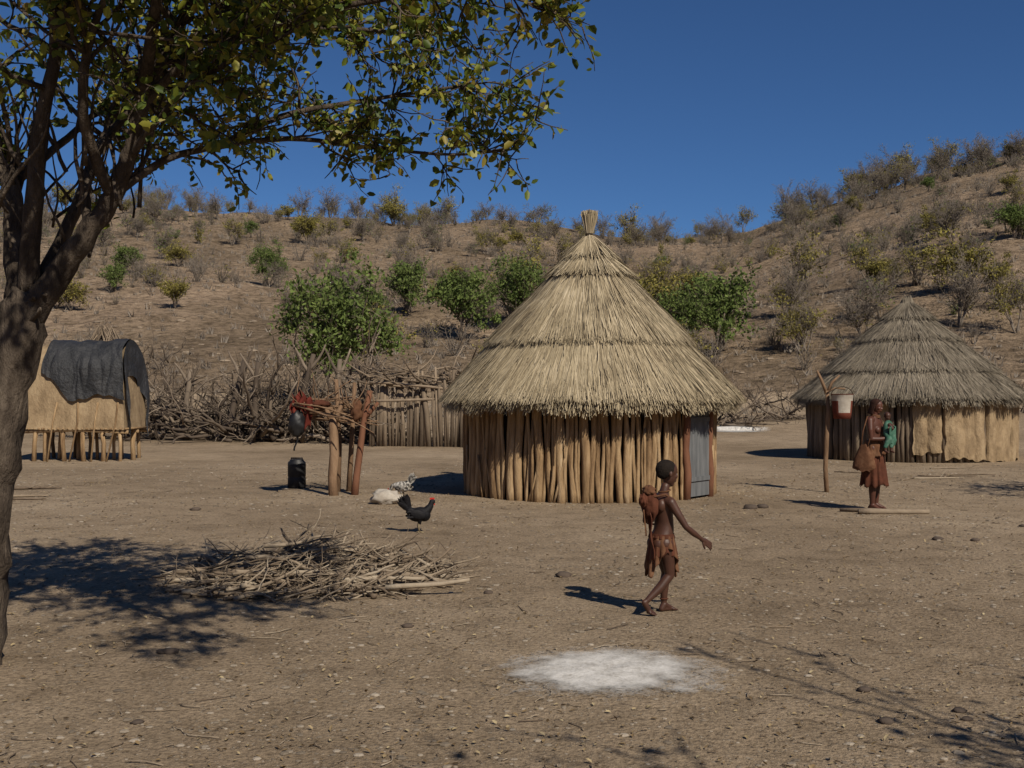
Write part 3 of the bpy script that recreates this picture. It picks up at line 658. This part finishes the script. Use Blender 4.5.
C.grid(lambda u,v:(pr[int(round(v*11))][0]*math.cos(2*math.pi*u)*1.05,pr[int(round(v*11))][0]*math.sin(2*math.pi*u)*.85,pr[int(round(v*11))][1]),28,12,0,True)
C.tube([(-.11,0,.46),(-.10,0,.54),(.10,0,.54),(.11,0,.46)],.014,6)
C.obj('water_container',['black'],loc=(-3.88,19.85,gz(-3.88,19.85)))
# bucket post
B=root('bucket_post',(5.44,19,0)); b=MB()
b.tube([(0,0,-.1),(-.03,0,.4),(-.01,0,.9),(.025,0,1.4),(0,0,1.75)],[.045,.038,.041,.036,.038],8,0,jit=.12)
b.tube([(0,0,1.7),(-.10,0,1.95),(-.17,0,2.1)],[.033,.026,.018],6); b.tube([(0,0,1.7),(.09,0,1.9),(.22,0,2.02)],[.033,.024,.014],6)
b.tube([(.0,-.05,1.72),(.12,-.06,1.80),(.3,-.05,1.78)],.016,6); b.obj('forked_pole',['post'],B)
b=MB(); bp=[(0,1.27),(.145,1.27),(.185,1.68),(.197,1.695),(.18,1.69),(.14,1.29),(0,1.29)]
def bf(u,v):
    k=v*6; i=min(5,int(k)); f=k-i; r=bp[i][0]*(1-f)+bp[i+1][0]*f; z=bp[i][1]*(1-f)+bp[i+1][1]*f; return (.22+r*math.cos(2*math.pi*u),-.14+r*math.sin(2*math.pi*u),z)
b.grid(bf,28,25,0,True)
for k in range(28*24):
    zc=b.v[b.f[k][0]].z; u_=k%28
    if 1.56<zc<1.66 or (1.36<zc<1.53 and 17<u_<24): b.m[k]=1
b.tube([(.22-.19*math.cos(t),-.14,1.66+.16*math.sin(t)) for t in lin(0,math.pi,12)],.008,5,2); b.obj('bucket',['pail','white','rope'],B)
# ------------------------------------------------------------ figures
class Body:
    def __init__(s): s.bm=bmesh.new()
    def ell(s,c,r,rot=None,seg=20):
        m=Matrix.Translation(V(c))@(rot.to_4x4() if rot else Matrix.Identity(4))@Matrix.Diagonal((r[0],r[1],r[2],1))
        bmesh.ops.create_uvsphere(s.bm,u_segments=seg,v_segments=seg//2+2,radius=1,matrix=m)
    def cap(s,p1,r1,p2,r2,seg=14):
        p1=V(p1);p2=V(p2);d=p2-p1
        q=d.to_track_quat('Z','Y').to_matrix().to_4x4()
        bmesh.ops.create_cone(s.bm,cap_ends=True,segments=seg,radius1=r1,radius2=r2,depth=d.length,matrix=Matrix.Translation((p1+p2)/2)@q)
        s.ell(p1,(r1,)*3,seg=seg); s.ell(p2,(r2,)*3,seg=seg)
    def chain(s,pts,rads):
        for i in range(len(pts)-1): s.cap(pts[i],rads[i],pts[i+1],rads[i+1])
    def loft(s,rings,n=28):
        Z=[r[0] for r in rings]; zz=np.linspace(Z[0],Z[-1],30)
        co=[np.interp(zz,Z,[r[i] for r in rings]) for i in (1,2,3)]
        for c_ in co:
            for _ in range(2): c_[1:-1]=(c_[:-2]+2*c_[1:-1]+c_[2:])/4
        rv_=[]
        for j,z in enumerate(zz):
            rv_.append([s.bm.verts.new((co[0][j]+co[1][j]*math.cos(2*math.pi*i/n),co[2][j]*math.sin(2*math.pi*i/n),z)) for i in range(n)])
        for j in range(len(zz)-1):
            for i in range(n): s.bm.faces.new((rv_[j][i],rv_[j][(i+1)%n],rv_[j+1][(i+1)%n],rv_[j+1][i]))
        s.bm.faces.new(list(reversed(rv_[0]))); s.bm.faces.new(rv_[-1])
    def hand(s,w,d,nrm,k,curl=.5,side=1):
        w=V(w);d=V(d).normalized();nrm=V(nrm);nrm=(nrm-d*nrm.dot(d)).normalized();t=d.cross(nrm)*side
        rot=Matrix((t,nrm,d)).transposed()
        s.ell(w+d*.045*k,(.036*k,.014*k,.05*k),rot)
        s.cap(w-d*.01*k,.023*k,w+d*.03*k,.022*k)
        for i,(o,l) in enumerate(((.027,.066),(.010,.076),(-.008,.070),(-.025,.054))):
            b=w+d*.078*k+t*o*k; r=.0085*k
            d1=(d+nrm*curl*.35+t*o*5).normalized(); d2=(d+nrm*curl*1.1+t*o*5).normalized(); d3=(d*.7+nrm*curl*1.8).normalized()
            m=b+d1*l*.42*k; e=m+d2*l*.33*k; f=e+d3*l*.25*k
            s.chain([b-d*.02*k,m,e,f],[r*1.05,r,r*.93,r*.8])
        b=w+d*.022*k+t*.026*k; m=b+(d*.7+t*.75+nrm*.2).normalized()*.034*k; e=m+(d*1.0+t*.25+nrm*.35).normalized()*.028*k
        s.chain([b,m,e],[.0125*k,.0105*k,.009*k])
    def foot(s,ank,dirv,L,r):
        ank=V(ank);d=V(dirv).normalized();sd=V((-d.y,d.x,0)).normalized()
        h=V((ank.x,ank.y,r*.8))-d*L*.14; ball=V((ank.x,ank.y,r*.55))+d*L*.5
        s.cap(ank,r*.9,h,r*.78); s.cap(h,r*.72,ball,r*.55); s.cap(ank,r*.8,ball,r*.55)
        s.cap(ball-sd*r*.5,r*.52,ball+sd*r*.5,r*.52)
        for i,o in enumerate((-1,-.5,0,.5,1)): s.cap(ball+sd*r*o*.75,r*.30,ball+sd*r*o*.85+d*L*(.2-.03*i)+V((0,0,-r*.22)),r*.24)
    def obj(s,name,mat,parent,vox=.005,it=4):
        me=bpy.data.meshes.new(name); s.bm.to_mesh(me); s.bm.free(); me.materials.append(M[mat])
        o=bpy.data.objects.new(name,me); scene.collection.objects.link(o); o.parent=parent
        m=o.modifiers.new('r','REMESH'); m.mode='VOXEL'; m.voxel_size=vox; m.use_smooth_shade=True
        m=o.modifiers.new('s','SMOOTH'); m.factor=.5; m.iterations=it
        return o
def head(b,c,k,yaw=0,pitch=0,ears=True):
    Rm=Matrix.Rotation(yaw,3,'Z')@Matrix.Rotation(pitch,3,'Y'); c=V(c)
    P=lambda x,y,z:c+Rm@V((x,y,z))*k
    b.ell(P(-.05,0,.11),(.41*k,.325*k,.36*k),Rm); b.ell(P(.09,0,-.08),(.27*k,.26*k,.37*k),Rm)
    b.ell(P(.17,0,-.36),(.13*k,.15*k,.11*k),Rm); b.ell(P(.26,0,.08),(.10*k,.22*k,.06*k),Rm)
    b.cap(P(.33,0,.02),.028*k,P(.40,0,-.10),.045*k); b.ell(P(.375,.045,-.11),(.035*k,)*3); b.ell(P(.375,-.045,-.11),(.035*k,)*3)
    b.ell(P(.335,0,-.205),(.060*k,.10*k,.032*k),Rm); b.ell(P(.325,0,-.262),(.058*k,.09*k,.034*k),Rm)
    for s in(-1,1):
        b.ell(P(.24,s*.17,-.08),(.09*k,.08*k,.09*k),Rm)
        if ears: b.ell(P(-.06,s*.335,-.03),(.06*k,.03*k,.095*k),Rm@Matrix.Rotation(s*.3,3,'Z'))
    return P,Rm
def eyes(P,Rm,k,parent):
    for s in(-1,1):
        for nm,dx_,r,m in(('eye',0,.042,'eyew'),('iris',.018,.032,'black')):
            bm=bmesh.new(); bmesh.ops.create_uvsphere(bm,u_segments=12,v_segments=8,radius=r*k,matrix=Matrix.Translation(P(.285+dx_,s*.125,.0))); me=bpy.data.meshes.new(nm); bm.to_mesh(me); bm.free(); me.materials.append(M[m])
            o=bpy.data.objects.new(nm,me); scene.collection.objects.link(o); o.parent=parent
# --- child
CH=root('walking_child',(1.15,8.42,gz(1.15,8.42)),math.radians(20)); b=Body()
b.loft([(.48,-.01,.05,.08),(.53,-.018,.082,.100),(.58,-.012,.084,.100),(.63,.010,.076,.090),(.69,.014,.069,.083),(.76,.006,.070,.092),(.82,.002,.071,.103),(.865,-.002,.062,.108),(.895,0,.045,.085),(.925,.005,.034,.045)])
b.ell((-.045,-.045,.535),(.06,.055,.06)); b.ell((-.045,.045,.535),(.06,.055,.06)); b.ell((-.04,-.055,.83),(.04,.045,.055)); b.ell((-.04,.055,.83),(.04,.045,.055))
b.cap((.003,0,.88),.042,(.025,0,.965),.034)
b.chain([(-.01,-.06,.54),(.015,-.062,.42),(.03,-.06,.30),(-.05,-.06,.21),(-.165,-.06,.115)],[.066,.052,.037,.037,.021])
b.chain([(-.185,-.06,.105),(-.145,-.062,.035),(-.105,-.063,.018)],[.023,.021,.014]); b.cap((-.145,-.08,.028),.014,(-.145,-.04,.028),.014)
for o in(-.026,-.013,0,.013,.024): b.cap((-.13,-.06+o,.018),.009,(-.098,-.06+o,.012),.007)
b.chain([(-.0,.06,.54),(.035,.06,.42),(.065,.06,.30),(.045,.062,.20),(.045,.062,.06)],[.066,.052,.038,.038,.021])
b.foot((.045,.062,.055),(1,.15,0),.155,.030)
b.chain([(.005,-.09,.86),(.012,-.118,.855),(.06,-.150,.76),(.11,-.172,.672),(.18,-.165,.62),(.255,-.15,.572)],[.04,.037,.029,.023,.024,.014])
b.hand((.26,-.149,.568),(.8,.05,-.5),(-.2,.95,-.3),.80,.3,-1)
b.chain([(.0,.09,.86),(.0,.118,.855),(-.05,.165,.77),(-.06,.17,.69),(.02,.13,.73),(.075,.085,.775)],[.04,.036,.028,.022,.022,.015])
b.hand((.078,.082,.778),(.3,-.6,.6),(-1,0,0),.66,.9,1)
P,Rm=head(b,(.045,0,1.068),.212,yaw=math.radians(4),pitch=math.radians(8))
b.obj('body','skin',CH,.0042,4); eyes(P,Rm,.212,CH)
h=Body(); k=.212
h.ell(P(-.085,0,.125),(.405*k,.335*k,.365*k),Rm); h.ell(P(-.20,0,.0),(.25*k,.26*k,.24*k),Rm); h.obj('hair','hair',CH,.005,1)
def skirt(name,c,z0,z1,rx0,ry0,rx1,ry1,mat,parent,gaps=None,pl=9,seed=0,rag=.03,n=90,m=16,amp=.08):
    mb=MB()
    def f(u,v):
        a=2*math.pi*u; w=1+amp*v*math.sin(a*pl+seed+1.5*noise.noise(V((math.cos(a),math.sin(a),seed)))*2)+amp*.8*v*noise.noise(V((math.cos(a)*3,math.sin(a)*3,seed+v)))
        rx=(rx0*(1-v)+rx1*v)*w; ry=(ry0*(1-v)+ry1*v)*w; lo=z1+rag*noise.noise(V((math.cos(a)*4,math.sin(a)*4,seed)))*2
        if gaps: lo=lo+(z0-lo)*gaps(a)
        return (c[0]+rx*math.cos(a),c[1]+ry*math.sin(a),z0+(lo-z0)*v)
    mb.grid(f,n,m,0,True); o=mb.obj(name,[mat],parent); s=o.modifiers.new('s','SOLIDIFY'); s.thickness=.006; return o
skirt('leather_apron',(-.008,0),.60,.30,.088,.100,.112,.126,'leather',CH,lambda a:.78*max(0,abs(math.sin(a))**2-.12),13,2,.035,120,20,.11)
skirt('apron_underlayer',(-.008,0),.595,.40,.087,.099,.105,.118,'leatherd',CH,lambda a:.3*abs(math.sin(a)),9,5,.03,90,14,.08)
skirt('waist_belt',(-.008,0),.612,.58,.087,.099,.093,.105,'leatherd',CH,pl=14,rag=.004,amp=.04)
def pouch(name,c,r,mat,parent,seed,amp=.22): return bumpy(name,c,r,mat,parent,seed,amp,2.5,32)
pouch('leather_carrier',(-.115,-.02,.83),(.058,.082,.12),'leatherd',CH,2)
pouch('carrier_roll',(-.13,-.03,.94),(.048,.062,.040),'leather',CH,5,.3)
pouch('carrier_knot',(-.18,-.04,.87),(.032,.04,.055),'leatherd',CH,8,.35)
cloth('carrier_tail',lambda u,v:(-.155+.045*u+.03*v+.01*math.sin(v*9+u*4),-.09+.13*u,.78-.34*v-.02*math.sin(u*7)),'leatherd',CH)
cloth('carrier_tail_strip',lambda u,v:(-.19+.03*u+.02*v,-.05+.05*u,.80-.2*v),'leather',CH,8,10)
s=MB(); s.tube([(-.12,-.09,.9),(-.03,-.10,.915),(.05,-.088,.875),(.085,-.03,.80),(.092,.04,.72),(.03,.10,.66),(-.08,.09,.68),(-.12,.04,.74)],.008,6); s.tube([(-.12,.08,.9),(-.03,.10,.915),(.06,.085,.88),(.09,.06,.80)],.008,6)
s.tube([(.018+.044*math.cos(t),.046*math.sin(t),.935+.008*math.cos(t)) for t in lin(0,6.283,18)],.006,5); s.obj('carrier_straps',['leather'],CH)
s=MB(); s.tube([(.045+.028*math.cos(t),.062+.028*math.sin(t),.10) for t in lin(0,6.283,14)],.006,5); s.obj('ankle_band',['leatherd'],CH)
# --- woman with baby
W=root('standing_woman',(5.25,15.95,gz(5.25,15.95)),math.radians(-38)); b=Body()
b.loft([(.82,-.01,.09,.14),(.92,-.02,.115,.162),(1.0,0,.100,.145),(1.07,.01,.090,.125),(1.15,.005,.097,.135),(1.23,0,.102,.148),(1.30,-.003,.088,.155),(1.345,0,.060,.11),(1.38,.005,.048,.06)])
b.ell((.072,.07,1.165),(.048,.052,.055)); b.ell((.072,-.07,1.165),(.048,.052,.055)); b.cap((0,0,1.32),.054,(.025,0,1.43),.046)
for s in(-1,1):
    b.chain([(-.0,s*.085,.9),(.01,s*.085,.68),(.015,s*.08,.47),(-.0,s*.08,.33),(-.005,s*.075,.09)],[.095,.078,.055,.055,.034]); b.foot((-.005,s*.075,.08),(1,s*.15,0),.23,.046)
b.chain([(0,-.13,1.315),(.0,-.168,1.305),(.02,-.205,1.17),(.03,-.20,1.04),(.13,-.13,1.04),(.215,-.06,1.05)],[.052,.049,.040,.033,.032,.022]); b.hand((.22,-.055,1.052),(.35,.9,.1),(-.9,.3,.1),.92,.7,1)
b.chain([(0,.13,1.315),(.0,.168,1.305),(.03,.21,1.18),(.06,.19,1.08),(.17,.12,1.12),(.235,.04,1.17)],[.052,.049,.040,.033,.032,.022]); b.hand((.238,.035,1.172),(.2,-.9,.1),(-.9,-.1,0),.92,.7,-1)
P,Rm=head(b,(.04,0,1.505),.222,yaw=math.radians(-8),pitch=math.radians(10)); b.obj('body','skinw',W,.006,3); eyes(P,Rm,.222,W)
k=.222; h=Body(); h.ell(P(-.09,0,.14),(.41*k,.35*k,.37*k),Rm); h.ell(P(-.22,0,-.05),(.26*k,.30*k,.32*k),Rm)
for i in range(13):
    a=lin(math.radians(80),math.radians(280),13)[i]; c0=P(.33*math.cos(a)-.08,.31*math.sin(a),.05); c1=P(.38*math.cos(a)-.10,.36*math.sin(a),-.5); h.cap(c0,.015,c1,.011,8)
h.obj('braided_hair','hairw',W,.007,1)
skirt('leather_skirt',(-.005,0),1.0,.36,.108,.150,.18,.21,'leatherd',W,None,12,4,.03,120,20,.09)
skirt('waist_apron',(-.005,0),1.02,.70,.112,.150,.170,.20,'leather',W,lambda a:.4*max(0,math.cos(a)),8,1,.04,100,12,.07)
s=MB()
for j in range(3): s.tube([(.018+.062*math.cos(t),.062*math.sin(t),1.385-.012*j+.02*-math.cos(t)) for t in lin(0,6.283,20)],.009,6)
s.obj('necklace',['leather'],W)
def bag(u,v):
    a=2*math.pi*u; w=.05+.12*math.sin(v*math.pi*.55)**1.1; w*= (1 if v<.93 else .6); return (-.06+w*math.cos(a),-.25+.05*math.sin(a)*(.4+v),.96-.38*v+.012*math.sin(a*5))
s=MB(); s.grid(bag,40,18,0,True); s.obj('leather_bag',['leather'],W)
s=MB(); s.tube([(-.1,-.25,.93),(-.08,-.23,1.15),(-.03,-.19,1.36),(.02,-.10,1.36),(.04,-.19,1.15),(-.0,-.26,.94)],.010,6); s.obj('bag_strap',['leather'],W)
by=Body(); by.ell((.19,.03,1.19),(.07,.095,.12),Matrix.Rotation(-.25,3,'X')); by.chain([(.19,-.02,1.12),(.25,-.10,1.04),(.21,-.14,.93)],[.055,.045,.03]); by.chain([(.2,.06,1.12),(.27,.03,1.02),(.25,-.02,.93)],[.055,.045,.03]); by.obj('baby_wrap','green',W,.008,3)
by=Body(); Pb,Rb=head(by,(.17,.065,1.36),.135,yaw=math.radians(-50),pitch=.25); by.cap((.18,.05,1.24),.035,(.17,.06,1.31),.03)
for c_ in (V((.21,-.14,.93)),V((.25,-.02,.93))):
    by.cap(c_,.024,c_+V((.0,0,-.06)),.02); by.cap(c_+V((0,0,-.06)),.018,c_+V((.05,-.02,-.08)),.014)
by.chain([(.23,-.03,1.24),(.28,-.05,1.19),(.26,-.01,1.24)],[.028,.024,.018]); by.hand((.26,-.01,1.24),(-.5,.4,.5),(-1,0,0),.45,.6,1)
by.obj('baby','skin',W,.005,2)
cloth('green_shawl',lambda u,v:(.275-.05*abs(u-.5)+.015*math.sin(u*20),-.10+.24*u,1.20-.24*v+.03*math.sin(u*9)),'green',W)
# ------------------------------------------------------------ chickens
def chicken(name,x,y,rz,mat,k=1,peck=False):
    C=root(name,(x,y,gz(x,y)),rz); C.scale=(k,k,k); b=Body()
    b.ell((0,0,.21),(.13,.08,.085),Matrix.Rotation(-.15,3,'Y')); b.ell((.06,0,.20),(.075,.07,.075)); b.ell((-.08,0,.235),(.08,.05,.055),Matrix.Rotation(.5,3,'Y'))
    if not peck: b.chain([(.08,0,.24),(.13,0,.30),(.145,0,.345)],[.056,.038,.028]); hc=V((.155,0,.355))
    else: b.chain([(.09,0,.23),(.17,0,.22),(.22,0,.15)],[.052,.034,.026]); hc=V((.235,0,.13))
    b.ell(hc,(.036,.026,.028))
    for s in(-1,1): b.ell((-.02,s*.072,.215),(.095,.018,.055),Matrix.Rotation(.25,3,'Y')); b.cap((.0,s*.035,.16),.034,(.005,s*.035,.11),.016)
    b.obj('body',mat,C,.006,2)
    t=MB()
    for i in range(26):
        a=R.uniform(.55,1.45); L=R.uniform(.13,.21); d=V((-math.cos(a),R.uniform(-.22,.22),math.sin(a))); t.leaf(V((-.11,R.uniform(-.02,.02),.25)),d,V((0,1,0.2)),L,.06)
    for i in range(60):
        p=V((R.uniform(-.1,.05),R.choice((-1,1))*R.uniform(.055,.08),R.uniform(.17,.26))); t.leaf(p,V((-1,R.uniform(-.3,.3),R.uniform(-.5,.1))),V((0,1,0)),.06,.025)
    t.obj('feathers',[mat],C)
    l=MB()
    for s in(-1,1):
        l.tube([(.0,s*.035,.13),(-.012,s*.035,.07),(.005,s*.035,.012)],[.009,.007,.007],6)
        for dd in((.05,0),(.04,.022),(.04,-.022),(-.025,0)): l.tube([(.005,s*.035,.010),(.005+dd[0],s*.035+dd[1],.004)],[.006,.003],5)
    l.obj('legs',['beak'],C)
    q=MB(); q.tube([hc+V((.028,0,-.004)),hc+V((.058,0,-.012))],[.010,.002],6,1)
    for i in range(4): q.leaf(hc+V((.018-.013*i,0,.022)),V((-.15,0,1)),V((0,1,0)),.026,.02,0)
    q.leaf(hc+V((.022,0,-.02)),V((.1,0,-1)),V((0,1,0)),.025,.016,0); q.obj('comb_and_beak',['comb','beak'],C)
chicken('black_chicken',-1.13,13.4,math.radians(12),'hen',1.05)
chicken('speckled_chicken',-1.75,17.6,math.radians(160),'henw',1.0,True)
bumpy('pale_rock',(-1.93,16.9,.09),(.22,.16,.12),'white',None,3,.45,2.6)
# ------------------------------------------------------------ light, sky, camera
sd=V((.50,-.866,.87)).normalized(); el=math.asin(sd.z); az=math.atan2(sd.x,sd.y)
w=bpy.data.worlds.new('World'); scene.world=w; w.use_nodes=True; nt=w.node_tree; bg=nt.nodes['Background']
sk=nt.nodes.new('ShaderNodeTexSky'); sk.sky_type='NISHITA'; sk.sun_disc=False; sk.sun_elevation=el; sk.sun_rotation=az; sk.altitude=2500; sk.air_density=1.0; sk.dust_density=.1; sk.ozone_density=4
tint=mix(nt,sk.outputs[0],(.47,.68,.90),1.0,'MULTIPLY')
nt.links.new(tint,bg.inputs[0]); bg.inputs[1].default_value=.070
ld=bpy.data.lights.new('sun','SUN'); ld.energy=4.7; ld.angle=math.radians(.5); ld.color=(1,.91,.77)
lo=bpy.data.objects.new('sun',ld); scene.collection.objects.link(lo); lo.rotation_euler=sd.to_track_quat('Z','Y').to_euler(); lo.location=(10,-10,20)
cd=bpy.data.cameras.new('camera'); cd.sensor_width=36; cd.lens=38.67; cd.clip_end=6000; cd.clip_start=.05
co=bpy.data.objects.new('camera',cd); scene.collection.objects.link(co); co.location=(0,0,1.66); co.rotation_euler=(math.radians(90.625),0,0); scene.camera=co
